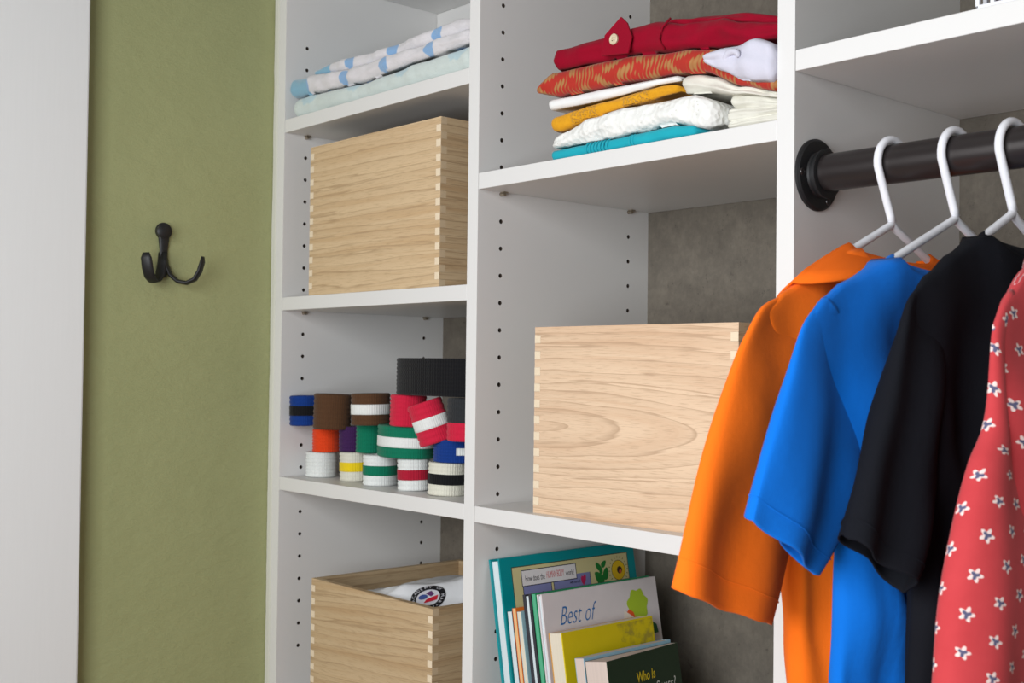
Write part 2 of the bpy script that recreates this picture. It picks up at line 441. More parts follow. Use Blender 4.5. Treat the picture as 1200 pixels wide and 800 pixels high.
def shirt(name, label, X, neck, dipz, sh, chest, zbot, outer, inner, mats, collar='band', thick=24, seed=0, stip=24, hem=16, folds=1.0, group=None):
    """X plane of the hanger; neck = half width of neck opening; ztop = shoulder height at neck; tip = (dy, z) of the shoulder
    point; chest = [(z, half width)]; outer / inner = sleeve lines (dy < 0, z) from armhole to hem"""
    mat, trim = mats; tip = sh[-1]; ztop = sh[0][1]
    th = tag(empty(name, (X, RY, zbot)), label, 'shirt', group)
    NU, NV = 96, 60
    def shoulder(ady):
        if ady < sh[0][0]: return sh[0][1]
        return interp(sh, ady)
    def dip(ady, side):
        t = max(0, 1-(ady/neck)**2)
        return (dipz if side > 0 else 62)*sqrt(t) if ady < neck else 0
    def w_at(z):
        for (z1, w1), (z2, w2) in zip(chest, chest[1:]):
            if z <= z1 and z >= z2:
                k = (z1-z)/(z1-z2); k = k*k*(3-2*k); return lerp(w1, w2, k)
        return chest[-1][1]
    verts = []; uv = []
    def pt(u, t):
        a = 2*pi*u
        c, s_ = cos(a), sin(a)
        # even spacing in y along the top
        dyn = c
        side = 1 if s_ >= 0 else -1
        wt = tip[0]
        ztop_ = shoulder(abs(dyn)*wt)-dip(abs(dyn)*wt, side)
        tt = t**1.25
        z = lerp(ztop_, zbot, tt)
        w = lerp(wt, w_at(z), min(1, tt*9)**.8) if False else None
        k = min(1, t*5)
        w = lerp(wt, w_at(z), k*k*(3-2*k))
        nk = max(0, 1-(abs(dyn)*wt/(neck*1.25))**2)
        d0 = 6.0+17*nk**.7
        d1 = thick
        kk = min(1, t*3.2); kk = kk**.7
        d = lerp(d0, d1, kk)
        ar = min(1, max(0, (abs(dyn)-.45)/.5)); ar = ar*ar*(3-2*ar)*(1-min(1, t*2.0)); d *= 1-.5*ar
        y = RY+dyn*w
        f = 0
        f += 5.0*sin(y*.085+seed+1.6*sin(z*.012+seed))*kk
        f += 3.5*noise.noise(Vector((y*.03, z*.010, seed*3.1)))*kk*2
        f += 2.2*sin(y*.21+z*.02+seed*2)*kk*min(1, max(0, (ztop-120-z)/120))
        f += 9*noise.noise(Vector((y*.012+side, z*.02, seed+9)))*kk
        x = X+side*d*abs(s_)**.75+f*folds*abs(s_)**.5
        return (x, y, z)
    for j in range(NV+1):
        for i in range(NU):
            p = pt(i/NU, j/NV); verts.append(p); uu = 0 if i == 0 else uu+math.hypot(p[0]-verts[-2][0], p[1]-verts[-2][1]); uv.append((uu*K, p[2]*K))
    faces = []
    for j in range(NV):
        for i in range(NU):
            k = (i+1) % NU
            faces.append((j*NU+i, (j+1)*NU+i, (j+1)*NU+k, j*NU+k))
    # close the shoulder seams
    for i in range(1, NU//2):
        k = NU-i; k2 = NU-i-1
        y1 = verts[i][1]-RY; y2 = verts[i+1][1]-RY
        if i+1 <= NU//2 and abs(y1) > neck*1.0 and abs(y2) > neck*1.0 and i+1 < NU//2:
            faces.append((i, i+1, k2, k))
    bo = obj('body', verts, faces, mat, th, smooth=True, uv=uv)
    sl = bo.modifiers.new('thickness', 'SOLIDIFY'); sl.thickness = 1.2*K; sl.offset = 0
    # sleeves (front one modelled from the photo, rear one mirrored)
    for sgn in (-1, 1):
        rv = []; ruv = []; SN, SM = 44, 44
        for j in range(SM+1):
            t = j/SM
            o_ = plerp(outer, t); i_ = plerp(inner, t)
            cx = (o_[0]+i_[0])/2; cz = (o_[1]+i_[1])/2
            hx = (o_[0]-i_[0])/2; hz = (o_[1]-i_[1])/2
            q_ = min(1, t/.6); q_ = q_*q_*(3-2*q_); d = lerp(3, stip+3*(1-t), q_)
            for i in range(SN):
                a = 2*pi*i/SN+pi; c, s_ = cos(a), sin(a)
                dy = cx+hx*c; z = cz+hz*c
                f = (5.5*sin(c*4.2+seed*1.7+t*2.0)+2.2*sin(c*9+seed+t*5)*t*(1-t))*abs(s_)**.6*(.3+.7*t*(1.35-.75*t))*folds
                f += 7*noise.noise(Vector((c*1.1, t*2.4, seed*2.3+(1 if s_ > 0 else 5))))*abs(s_)**.6*folds
                x = X+(1 if s_ >= 0 else -1)*d*abs(s_)**.8*(1-.10*max(0, c))+f
                z += 2.5*noise.noise(Vector((c*2, s_*2, seed+7)))*t*t
                z += (-3.0 if s_ > 0 else 9.0)*abs(s_)*t**4
                rv.append((x, RY+dy if sgn < 0 else RY-dy*.86, z))
                su = 0 if i == 0 else su+math.hypot(x-rv[-2][0], math.hypot(rv[-1][1]-rv[-2][1], rv[-1][2]-rv[-2][2])); ruv.append((su*K+.1, -t*math.dist(outer[0], outer[-1])*K*1.0))
        rf = []
        for j in range(SM):
            for i in range(SN):
                k = (i+1) % SN
                rf.append((j*SN+i, j*SN+k, (j+1)*SN+k, (j+1)*SN+i))
        so = obj('sleeve', rv, rf, mat, th, smooth=True, uv=ruv)
        sl = so.modifiers.new('thickness', 'SOLIDIFY'); sl.thickness = 1.4*K; sl.offset = 0
        # stitched hem line: thin raised seam ring, child of the sleeve
        if hem:
            tj = 1-hem/math.dist(outer[0], outer[-1]); j = int(tj*SM)
            ring = [Vector(rv[j*SN+i]) for i in range(SN)]
            c0 = sum(ring, Vector())/SN
            mb = MB(); ax = Vector(rv[(j+1)*SN])-Vector(rv[j*SN]); ax.normalize()
            def push(p, d_): q = p-c0; q = Vector((q.x*6, q.y, q.z)).normalized(); return p+q*d_
            out = [[tuple(push(p, .2)+ax*-1.0) for p in ring], [tuple(push(p, 1.7)) for p in ring], [tuple(push(p, .2)+ax*1.0) for p in ring]]
            mb.rings(out, cap0=False, cap1=False).build('hem_seam', mat, so, smooth=True)
    # armhole seam + neck
    ring = []
    N = 72
    def neckpt(a, out=0, upz=0):
        c, s_ = cos(a), sin(a)
        dyn = c*neck*1.02
        side = 1 if s_ >= 0 else -1
        z = shoulder(abs(dyn)*.999)-(dipz if side > 0 else 62)*sqrt(max(0, 1-c*c))
        nk = max(0, 1-(abs(dyn)/(neck*1.25))**2); d = 6.0+17*nk**.7
        return Vector((X+side*(d)*abs(s_)**.75, RY+dyn, z))
    rings = []
    if collar == 'band':
        prof = [(1.6, -2), (1.9, .5), (-2, 5), (-8, 9.5), (-9.5, 9.5), (-9, 8), (-3, 2.5), (0, -2)]
    else:
        prof = [(-2, -4), (-5, 2), (-7, 7), (-6, 10), (-3, 10.5), (2, 7), (9, 1), (16, -6), (21, -13), (20.5, -15), (15, -8.5), (8, -2), (1, 3), (0, -3)]
    for k in range(N):
        a = 2*pi*k/N; p = neckpt(a)
        o_ = Vector((sin(a)*(.9), cos(a), 0)).normalized()
        row = []
        for (q, z) in prof:
            stretch = 1.0 if collar == 'band' else lerp(1.0, 3.6, abs(cos(a))**3) if q > 0 else 1.0
            # shoulder ends of a fold-down collar lie along the falling shoulder line
            cc = abs(cos(a))**3
            if collar == 'band': zz = lerp(z, z*.45, cc) if z > 0 else z
            elif q > 0: zz = lerp(z*1.3 if z < 0 else z, shoulder(neck+q*stretch)-shoulder(neck)+(5 if row and len(row) < 9 else 2.5), cc)
            else: zz = lerp(z, z*.6, cc)
            row.append(p+o_*q*stretch+Vector((0, 0, zz)))
        rings.append(row)
    rings.append(rings[0])
    MB().rings(rings, cap0=False, cap1=False).build('neckband' if collar == 'band' else 'collar', trim, th, smooth=True)
    return th
OR = cloth('orange_pique', (.90, .16, .008, 1), 1600, .05, .35)
ORR = NT('orange_ribbed_collar', .85, (.88, .15, .008, 1), .15)
_v = ORR.obj(); ORR.bump(ORR.wave(_v, 330, .4, 1, 2, 'BANDS', 'Y'), .5, .0006); ORR = ORR.m
BL = cloth('bright_blue_jersey', (.002, .145, .60, 1), 1900, .05, .25)
BK = cloth('black_jersey', (.0055, .006, .009, 1), 1900, .12, .25, .0)
# red fabric with small two-tone flower motifs
def red_print():
    m = NT('coral_red_print', .85, (.6, .05, .06, 1), .15, 0, .1)
    c = m.node('ShaderNodeTexCoord'); mp = m.node('ShaderNodeMapping'); mp.inputs['Scale'].default_value = (1/.0200, 1/.0245, 1)
    m.link(c.outputs['UV'], mp.inputs[0]); x, y, z = m.sep(mp.outputs[0])
    row = m.math('FLOOR', x); par = m.math('MULTIPLY', m.math('MODULO', m.math('ABSOLUTE', row), 2), .5)
    fx = m.math('SUBTRACT', m.math('FRACT', x), .5); fy = m.math('SUBTRACT', m.math('FRACT', m.math('ADD', y, par)), .5)
    fx = m.math('MULTIPLY', fx, 17); fy = m.math('MULTIPLY', fy, 23)       # mm
    r = m.math('SQRT', m.math('ADD', m.math('MULTIPLY', fx, fx), m.math('MULTIPLY', fy, fy)))
    a = m.math('ARCTAN2', fy, fx)
    pet = m.math('ADD', 3.3, m.math('MULTIPLY', m.math('SINE', m.math('ADD', m.math('MULTIPLY', a, 5), 1.2)), 1.1))
    white = m.math('LESS_THAN', r, pet)
    core = m.math('LESS_THAN', r, m.math('ADD', 1.9, m.math('MULTIPLY', m.math('SINE', m.math('ADD', m.math('MULTIPLY', a, 3), .3)), .8)))
    v = m.obj(); base = m.mix(m.noise(v, 60, 3), (.47, .040, .046, 1), (.54, .055, .062, 1))
    cc = m.mix(white, base, (.80, .62, .58, 1)); cc = m.mix(core, cc, (.10, .10, .18, 1))
    m.color(cc); m.bump(m.noise(v, 1700, 2), .2, .0005, m.bump(m.noise(v, 40, 4), .25, .0025)); return m.m
REDP = red_print()
G = None
# sleeve lines are (dy from rod axis, z)
shirt('polo_shirt', 'orange short-sleeved polo shirt with ribbed collar on the hanger nearest the flange', 945, 66, 18, [(66, 47), (104, 33), (151, 8), (174, -6)],
      [(40, 174), (-40, 140), (-120, 132), (-460, 138)], -450,
      [(-156, 4), (-178, -4), (-195, -22), (-216, -52), (-252, -122), (-278, -206)], [(-95, -60), (-112, -110), (-135, -165), (-172, -242)],
      (OR, ORR), 'polo', 26, 1.3, 14, 24, 1.2)
shirt('t_shirt', 'bright blue short-sleeved t-shirt hanging between the orange and black shirts', 1003, 101, 20, [(101, 34), (160, 12), (186, -1), (208, -18)],
      [(20, 208), (-40, 178), (-110, 160), (-460, 172)], -450,
      [(-185, 0), (-210, -21), (-228, -60), (-250, -107), (-267, -153)], [(-120, -60), (-140, -110), (-160, -155), (-196, -196)],
      (BL, BL), 'band', 27, 2.9, 12, 17, 1.2)
shirt('t_shirt', 'black short-sleeved t-shirt hanging between the blue and the red printed shirt', 1051, 52, 18, [(52, 52), (94, 34), (128, 17), (150, 2)],
      [(20, 150), (-40, 146), (-110, 140), (-460, 150)], -450,
      [(-132, 8), (-152, 0), (-164, -24), (-178, -57), (-204, -112), (-229, -163)], [(-95, -60), (-112, -110), (-135, -155), (-166, -202)],
      (BK, BK), 'band', 25, 4.4, 17, 17, 1.2)
shirt('printed_shirt', 'coral red shirt with small white and navy flower print at the right edge', 1111, 70, 18, [(70, 38), (108, 17), (133, -1), (152, -22)],
      [(20, 152), (-40, 152), (-110, 150), (-480, 185)], -470,
      [(-128, 4), (-152, -24), (-160, -84), (-180, -118), (-206, -193), (-214, -250), (-225, -330)], [(-95, -60), (-100, -120), (-105, -180), (-115, -260), (-120, -340)],
      (REDP, REDP), 'band', 26, 6.1, 22, 0)

# ------------------------------------------------------------------ folded textiles
def folded(name, bot, top, y0, dep, layers, mat, parent=None, seed=0, rough=1.0, endr=4, x0=None, x1=None, bulge=None, midx=None, label=None, cat=None, base=None, slant=0):
    """a folded textile: soft slab between the height lines bot and top (lists of (x, z)), its folded edges towards the front"""
    xa = x0 if x0 is not None else max(bot[0][0], top[0][0]); xb = x1 if x1 is not None else min(bot[-1][0], top[-1][0])
    NX = max(24, int((xb-xa)/3.5)); sec = []
    nf = 14*layers
    # section parameter list: (depth fraction 0 front..1 back, height fraction, bulge weight, layer pos)
    for i in range(nf+1):
        t = i/nf; l = (t*layers) % 1.0
        if i == nf: l = 1.0
        sec.append((None, t, sqrt(max(0, 1-(2*l-1)**2))))
    verts = []; uv = []
    nb = 10
    for i in range(NX+1):
        s = i/NX; x = lerp(xa, xb, s)
        e = min((x-xa), (xb-x)); k = 1 if e >= endr else sqrt(max(0.0, 1-(1-e/endr)**2))
        zb_ = interp(bot, x); zt_ = interp(top, x); h = zt_-zb_; zc = (zb_+zt_)/2
        hh = max(.6, h*(.62+.38*k))
        rr = min(h/layers*.5, 11)*(1 if bulge is None else bulge)
        yf = y0+slant*(x-xa)+rough*2.4*noise.noise(Vector((x*.018, seed, 1)))+rough*1.2*noise.noise(Vector((x*.06, seed, 4)))+(1-k)*endr*.8
        row = []; ru = []; per = 0
        for (_, t, b) in sec:
            yy = yf+rr*(1-b)
            zz = zc-hh/2+hh*t
            yy += rough*1.6*noise.noise(Vector((x*.03, t*2.5*layers, seed+2)))
            if 0 < t < 1: zz += rough*.7*noise.noise(Vector((x*.025, t*3, seed+6)))
            row.append((x, yy, zz)); ru.append((x*K, t*hh*K))
        for q in range(1, nb+1):
            f = q/nb
            sag = rough*2.2*noise.noise(Vector((x*.014, f*3, seed+12)))*min(1, f*4)
            row.append((x, yf+rr+(dep-rr-10)*f, zc+hh/2-abs(sag)*1.0)); ru.append((x*K, (hh+dep*f)*K))
        for q in range(nb+1):
            f = 1-q/nb
            row.append((x, yf+rr+(dep-rr-10)*f+(5 if q == 0 else 0)*0, zc-hh/2+.2*q/nb)); ru.append((x*K, -dep*f*K))
        verts += row; uv += ru; n = len(row)
    faces = []
    for i in range(NX):
        for j in range(n):
            k = (j+1) % n
            faces.append((i*n+j, (i+1)*n+j, (i+1)*n+k, i*n+k))
    faces.append(tuple(range(n))); faces.append(tuple(NX*n+j for j in reversed(range(n))))
    o = obj(name, verts, faces, mat, parent, smooth=True, uv=uv)
    if label: tag(o, label, cat)
    return o

def patterned(name, base, spot, cell, rad, vary=.08, fluff=.6, soft=.12):
    m = NT(name, .95, base, .1, 0, .3)
    c = m.node('ShaderNodeTexCoord'); mp = m.node('ShaderNodeMapping'); mp.inputs['Scale'].default_value = (1/cell[0], 1/cell[1], 1)
    m.link(c.outputs['UV'], mp.inputs[0])
    x, y, z = m.sep(mp.outputs[0])
    par = m.math('MULTIPLY', m.math('MODULO', m.math('ABSOLUTE', m.math('FLOOR', y)), 2), .5)
    fx = m.math('SUBTRACT', m.math('FRACT', m.math('ADD', x, par)), .5); fy = m.math('SUBTRACT', m.math('FRACT', y), .5)
    fx = m.math('MULTIPLY', fx, cell[0]/rad); fy = m.math('MULTIPLY', fy, cell[1]/rad)
    r = m.math('SQRT', m.math('ADD', m.math('MULTIPLY', fx, fx), m.math('MULTIPLY', fy, fy)))
    v = m.obj(); nz = m.noise(v, 130, 3)
    r = m.math('ADD', r, m.math('MULTIPLY', m.math('SUBTRACT', nz, .5), .6))
    k = m.ramp(r, [(.88, (1, 1, 1, 1)), (1.0, (0, 0, 0, 1))])
    m.color(m.mix(k, m.mix(nz, dark(base, 1-vary), base), spot))
    m.bump(m.noise(v, 700, 3), fluff, .0016, m.bump(m.noise(v, 90, 3), .4, .003)); return m.m
MINT = patterned('mint_fleece', (.62, .69, .66, 1), (.46, .60, .64, 1), (.11, .07), .022)
DOTS = patterned('white_fleece_blue_dots', (.74, .71, .73, 1), (.24, .42, .68, 1), (.095, .0215), .0112, fluff=.8)
SATIN = NT('blue_satin', .32, (.22, .42, .56, 1), .5, 0, .3)
SATIN.bump(SATIN.noise(SATIN.obj(scale=(.3, 1, 1)), 120, 3), .5, .002); SATIN = SATIN.m
folded('folded_blanket', [(13, 299.3), (412, 299.3)], [(13, 327), (56, 327.6), (190, 322.6), (227, 323.4), (309, 327), (412, 329)], 3, 230, 1, MINT, seed=1, rough=1.2,
       endr=12, label='pale mint fleece blanket folded flat on the top left shelf', cat='blanket')
bl = tag(empty('folded_blanket', (210, 8, 329)), 'white fleece blanket with blue dots and satin edge folded on the mint blanket', 'blanket')
lowb = [(2, 331), (17, 330.6), (56, 328.6), (190, 324), (227, 325), (309, 328.6), (412, 331)]
midb = [(2, 358), (51, 356), (125, 349.5), (194, 347.2), (289, 347.8), (412, 349)]
topb = [(2, 362), (48, 364), (92, 369), (193, 364), (308, 367), (366, 372), (412, 362)]
folded('lower_fold', lowb, midb, 2, 190, 1, DOTS, bl, 3, 1.6, 7, x0=48, x1=409)
folded('upper_fold', midb, topb, 14, 178, 1, DOTS, bl, 5, 1.6, 7, x0=86, x1=409)
folded('satin_trim', lowb, midb, 4, 184, 1, SATIN, bl, 7, 1.0, 7, x0=2.5, x1=52)
folded('satin_trim', midb, topb, 16, 172, 1, SATIN, bl, 9, 1.0, 7, x0=48, x1=90)

TEAL = NT('teal_cotton', .8, (.01, .36, .44, 1), .2, 0, .1)
_x = TEAL.obj(); TEAL.color(TEAL.mix(TEAL.noise(_x, 40), (.008, .30, .38, 1), (.012, .40, .48, 1)))
TEAL.bump(TEAL.noise(_x, 1500, 2), .2, .0005); TEAL = TEAL.m
MUST = NT('mustard_cotton', .8, (.72, .33, .01, 1), .2, 0, .1)
_x = MUST.obj(); _x3 = MUST.sep(MUST.obj())[0]
MUST.color(MUST.mix(MUST.noise(_x, 300, 3), (.62, .27, .006, 1), (.78, .38, .015, 1)))
_e = NT.noise(MUST, _x, 260, 2, .5)
_mask = MUST.ramp(MUST.wave(_x, 4.2, 0, 0, 1, 'BANDS', 'X'), [(.45, (0, 0, 0, 1)), (.6, (1, 1, 1, 1))])
MUST.bump(MUST.math('MULTIPLY', _mask, MUST.ramp(_e, [(.45, (0, 0, 0, 1)), (.55, (1, 1, 1, 1))])), .8, .002); MUST = MUST.m
LACE = NT('white_eyelet_lace', .9, (.80, .80, .76, 1), .15, 0, .15)
_x = LACE.obj(); _vn = LACE.node('ShaderNodeTexVoronoi'); _vn.inputs['Scale'].default_value = 170; LACE.link(_x, _vn.inputs['Vector'])
LACE.color(LACE.mix(LACE.ramp(_vn.outputs['Distance'], [(.06, (1, 1, 1, 1)), (.16, (0, 0, 0, 1))]), (.80, .80, .77, 1), (.60, .60, .54, 1)))
LACE.bump(_vn.outputs['Distance'], .8, .0018, LACE.bump(LACE.noise(_x, 60, 4), .5, .002)); LACE = LACE.m
def ikat():
    m = NT('red_gold_ikat', .75, (.5, .1, .05, 1), .25, 0, .1)
    v = m.obj(kind='UV'); n = m.noise(v, 38, 2, .5); x, y, z = m.sep(v)
    w = m.math('SINE', m.math('ADD', m.math('MULTIPLY', x, 200), m.math('MULTIPLY', m.math('SINE', m.math('MULTIPLY', y, 210)), 1.9)))
    w2 = m.math('SINE', m.math('ADD', m.math('MULTIPLY', y, 330), m.math('MULTIPLY', m.math('SINE', m.math('MULTIPLY', x, 130)), 2.4)))
    fineln = m.math('SINE', m.math('ADD', m.math('MULTIPLY', x, 1250), m.math('MULTIPLY', m.math('SINE', m.math('ADD', m.math('MULTIPLY', y, 230), 1.0)), 3.2)))
    s = m.math('ADD', m.math('MULTIPLY', m.math('ADD', w, w2), .42), m.math('MULTIPLY', fineln, .42))
    s = m.math('ADD', s, m.math('MULTIPLY', m.math('SUBTRACT', n, .5), 1.0))
    m.color(m.ramp(m.math('ADD', m.math('MULTIPLY', s, .5), .5), [(.30, (.42, .025, .015, 1)), (.54, (.42, .035, .018, 1)), (.66, (.37, .14, .045, 1)), (.95, (.40, .19, .065, 1))]))
    m.bump(m.noise(m.obj(), 900, 2), .2, .0006); return m.m
IKAT = ikat()
WHT = cloth('white_cotton', (.80, .80, .79, 1), 1500, .03, .2)
CREAM = cloth('cream_cotton', (.70, .68, .60, 1), 1500, .05, .25, crease=.6)
CRIM = cloth('crimson_linen', (.27, .001, .016, 1), 1500, .12, .3, crease=.5)
LILAC = cloth('pale_lilac_cotton', (.60, .59, .68, 1), 1500, .05, .25, crease=.5)
tealb = [(550, 172.8), (752, 172.8)]; tealt = [(550, 184), (628, 184.5), (721, 187.3), (752, 183)]
te = tag(empty('folded_shirt', (650, 8, 172.8)), 'teal pintucked cotton shirt at the bottom of the folded pile', 'folded clothes')
folded('folded_cloth', tealb, tealt, 4, 215, 1, TEAL, te, 11, .6, 4)
for x in (606, 611, 616, 621, 626, 631, 636, 668, 672):
    mb = MB(); pr = []
    for q in range(13):
        a = -pi/2+pi*q/12; pr.append((x, 3.6+6*(1-cos(a)), 178.6+6.3*sin(a)))
    mb.tube(pr, 1.15, 6).build('pintuck', TEAL, te, smooth=True)
folded('folded_shirt', [(552, 185.2), (628, 185.2), (721, 188.2), (776, 176)], [(552, 196), (560, 199), (605, 210.5), (656, 214.5), (746, 213.6), (776, 204)], 0, 200, 1, LACE, None, 13, 2.4, 14,
       label='white eyelet lace garment folded directly above the teal shirt', cat='folded clothes')
folded('folded_shirt', [(546, 206), (561, 203.5), (605, 212), (656, 216), (727, 219)], [(546, 222), (621, 226.6), (706, 229.5), (727, 227.5)], 6, 200, 1, MUST, None, 15, 1.0, 6,
       label='mustard yellow embroidered shirt folded in the middle of the pile', cat='folded clothes')
folded('folded_shirt', [(542, 229.5), (621, 228.2), (706, 230.4), (729, 229.5)], [(542, 242), (558, 241.5), (646, 239.5), (715, 236.6), (729, 236)], 7, 200, 1, WHT, None, 17, .8, 5,
       label='thin white shirt folded between the mustard and the red-gold cloth', cat='folded clothes')
cr = tag(empty('folded_shirt', (790, 15, 172.8)), 'cream garment crumpled at the right end of the folded pile', 'folded clothes')
folded('folded_cloth', [(781, 173.2), (849, 173.2)], [(781, 196), (810, 193), (849, 190)], 14, 200, 2, CREAM, cr, 19, 2.5, 8)
folded('folded_cloth', [(783, 193), (849, 188)], [(783, 214), (800, 207), (849, 196)], 16, 190, 1, CREAM, cr, 21, 2.5, 8)
folded('folded_cloth', [(730, 217), (752, 215), (800, 206), (849, 195)], [(730, 236), (750, 234), (770, 228), (800, 213), (849, 199)], 9, 190, 1, CREAM, cr, 23, 3, 8)
folded('folded_shawl', [(529, 250), (558, 242.8), (646, 240.8), (715, 238), (762, 232.5), (804, 212), (849, 199)], [(529, 253), (537, 262), (550, 271), (598, 270), (661, 267.5), (734, 260), (770, 254), (806, 232), (849, 218)], 2, 205, 1, IKAT, None, 25, 1.4, 5,
       label='red and gold patterned cloth folded below the crimson shirt', cat='folded clothes')
rd = tag(empty('folded_shirt', (700, 10, 262)), 'crimson linen shirt with a round button on top of the folded pile', 'folded clothes')
folded('folded_cloth', [(552, 271.5), (598, 270.7), (661, 268.2), (734, 260.7), (780, 254.5), (812, 248.5), (849, 250.5)], [(552, 295), (629, 296.5), (652, 297.5), (688, 298.5), (734, 287), (775, 284), (800, 274), (849, 264)], 6, 200, 1, CRIM, rd, 27, 2.2, 4)
# upper folds of the crimson shirt
folded('upper_fold', [(655, 292), (734, 284), (849, 262)], [(655, 297), (690, 301), (734, 295), (780, 290), (849, 272)], 22, 150, 1, CRIM, rd, 29, 3, 8)
def ridge(name, pts, rad, mat, parent, flat=(1, .5)):
    return MB().tube(pts, rad, 10, flat=flat, side=(0, 0, 1)).build(name, mat, parent, smooth=True)
mb = MB()
tab = [(634, 4, 293), (630, 3, 272), (648, 2, 269.5), (668, 3, 267.5), (672, 4, 284), (664, 5.5, 300), (653, 8, 309)]
mb.rings([[(x, y-.6, z) for x, y, z in tab], [(x, y-3.2, z) for x, y, z in tab]]).build('button_tab', CRIM, rd, smooth=False, bevel=.8)
MB().rings([[(648.5+r*cos(2*pi*k/24), y, 285.5+r*sin(2*pi*k/24)) for k in range(24)] for y, r in ((.9, 5.4), (-1.2, 5.6), (-1.8, 4.6), (-1.3, 3.8))]).build('button', plain('cream_button', (.62, .52, .36, 1), .4), rd, smooth=True, sharp=30)
mb = MB()
for dx, dz in ((-1.3, -1.3), (1.3, -1.3), (-1.3, 1.3), (1.3, 1.3)):
    mb.cyl((648.5+dx, -1.2, 285.5+dz), (0, -1, 0), .6, .4, 8)
mb.build('button_holes', HOLE, rd)
ridge('seam', [(712, 5.5, 264), (709, 1.5, 274), (711, 3, 286), (716, 10, 295)], 1.2, CRIM, rd, (1, 1))
lil = tag(empty('folded_shirt', (810, -2, 206)), 'pale lilac garment end bulging over the right side of the pile', 'folded clothes')
folded('folded_cloth', [(769, 238), (792, 226.5), (810, 215.5), (830, 210), (850, 206)], [(769, 244.5), (792, 248), (827, 251), (850, 242)], -9, 140, 1, LILAC, lil, 31, 3.5, 6, bulge=1.0)
MB().tube([(806+9*cos(a*.5), -10+.6*a, 234+7*sin(a*.5)) for a in range(0, 11)], [1.5, 2.4, 3, 3.2, 3.4, 3.4, 3.2, 3, 2.6, 2, 1.2], 10).build('rolled_edge', LILAC, lil, smooth=True)

# ------------------------------------------------------------------ rolled belts
def belt_mat(name, c):
    m = NT(name, .85, c, .2, 0, .1); v = m.obj(kind='UV')
    m.color(m.mix(m.noise(v, 300, 3), dark(c, .88), dark(c, 1.08)))
    m.bump(m.wave(v, 95, .6, 1, 3, 'BANDS', 'X'), .45, .0009); return m.m
BM = {k: belt_mat('belt_'+k, c) for k, c in dict(white=(.74, .76, .74, 1), cream=(.68, .66, .56, 1), yellow=(.80, .58, .01, 1), green=(.0, .16, .085, 1),
      red=(.56, .012, .045, 1), black=(.0045, .0045, .006, 1), orange=(.74, .055, .008, 1), purple=(.045, .012, .075, 1), blue=(.003, .035, .21, 1),
      brown=(.085, .038, .016, 1), charcoal=(.022, .024, .027, 1), darkred=(.40, .008, .03, 1)).items()}
def rolled_belt(label, cx, cy, z0, z1, rx, ry, col, stripe=None, tilt=0, a_end=2.2, sturn=1.02, turns=4, frac=(.34, .66), rotz=0, tilt_axis=None, rows=7, half=None):
    root = tag(empty('rolled_belt', (cx, cy, z0)), label, 'belt', 'rolled martial arts belts')
    T = 3.0; h = z1-z0
    Mx = Matrix.Rotation(.025*sin(cx*7.3), 3, Vector((-.75, .66, 0))) if not tilt else Matrix.Identity(3)
    if tilt: Mx = Matrix.Rotation(tilt, 3, Vector(tilt_axis or (-.75, .66, 0))) @ Mx
    C_ = Vector((cx, cy, (z0+z1)/2))
    steps = 48
    def place(x, y, z): return tuple(C_ + Mx @ Vector((x, y, z-C_[2])))
    def rad(ph):  # ph counts back from the outer end
        k = ph/(2*pi)
        return max(3, rx-T*k), max(2.2, ry-T*k)
    turns = min(turns, max(1.5, (ry-5)/T))
    NP = int(turns*steps)
    NZ = rows*4
    prof = []
    for j in range(NZ+1):
        t = j/NZ; prof.append((1.15*abs(sin(pi*t*rows))**.6-.4 if 0 < j < NZ else -.9, t))
    rings = []; uv = []
    for i in range(NP+1):
        ph = 2*pi*i/steps; ax, ay = rad(ph); a = a_end-ph
        wob = 1+.018*sin(3*a+cx)+.012*sin(5*a+2*cx)
        row = []; L = ph*(rx+ry)/2
        for o_, t in prof:
            row.append(place((ax+o_)*cos(a)*wob, (ay+o_)*sin(a)*wob, lerp(z0, z1, t)+(.5*sin(ph*1.3+cx) if 0 < t < 1 else 0)*0)); uv.append((L*K, t*h*K))
        for t in (1, 0):
            row.append(place((ax-T*.8)*cos(a), (ay-T*.8)*sin(a), lerp(z0, z1, t))); uv.append((L*K, t*h*K))
        rings.append(row)
    n = len(rings[0]); verts = [p for r in rings for p in r]; faces = []; mi = []
    mats = [BM[col]]
    if half: mats.append(BM[half])
    for i in range(NP):
        for j in range(n):
            k = (j+1) % n
            faces.append((i*n+j, i*n+k, (i+1)*n+k, (i+1)*n+j))
            mi.append(1 if (half and j < NZ*.42) else 0)
    faces.append(tuple(reversed(range(n)))); mi.append(0); faces.append(tuple(NP*n+j for j in range(n))); mi.append(0)
    obj('strap', verts, faces, mats, root, smooth=True, midx=mi, uv=uv)
    if stripe:
        rr = []; uv = []
        for i in range(int(steps*sturn)+1):
            ph = 2*pi*i/steps; ax, ay = rad(ph); a = a_end-ph; wob = 1+.018*sin(3*a+cx)+.012*sin(5*a+2*cx)
            row = []
            for q, t in ((-.2, frac[0]-.005), (.9, frac[0]), (1.0, frac[0]+.06), (.8, (frac[0]+frac[1])/2), (1.0, frac[1]-.06), (.9, frac[1]), (-.2, frac[1]+.005)):
                row.append(place((ax+q)*cos(a)*wob, (ay+q)*sin(a)*wob, lerp(z0, z1, t))); uv.append((ph*rx*K, t*h*K))
            rr.append(row)
        n = len(rr[0]); V = [p for r in rr for p in r]
        F = [(i*n+j, i*n+j+1, (i+1)*n+j+1, (i+1)*n+j) for i in range(len(rr)-1) for j in range(n-1)]
        obj('stripe', V, F, BM[stripe], root, smooth=True, uv=uv)
    # loose tail end lying against the roll
    return root
z0 = zS3+.3
rolled_belt('plain white rolled belt at the left end of the bottom row', 33.6, 48, z0, -175.6, 22.5, 22.5, 'white')
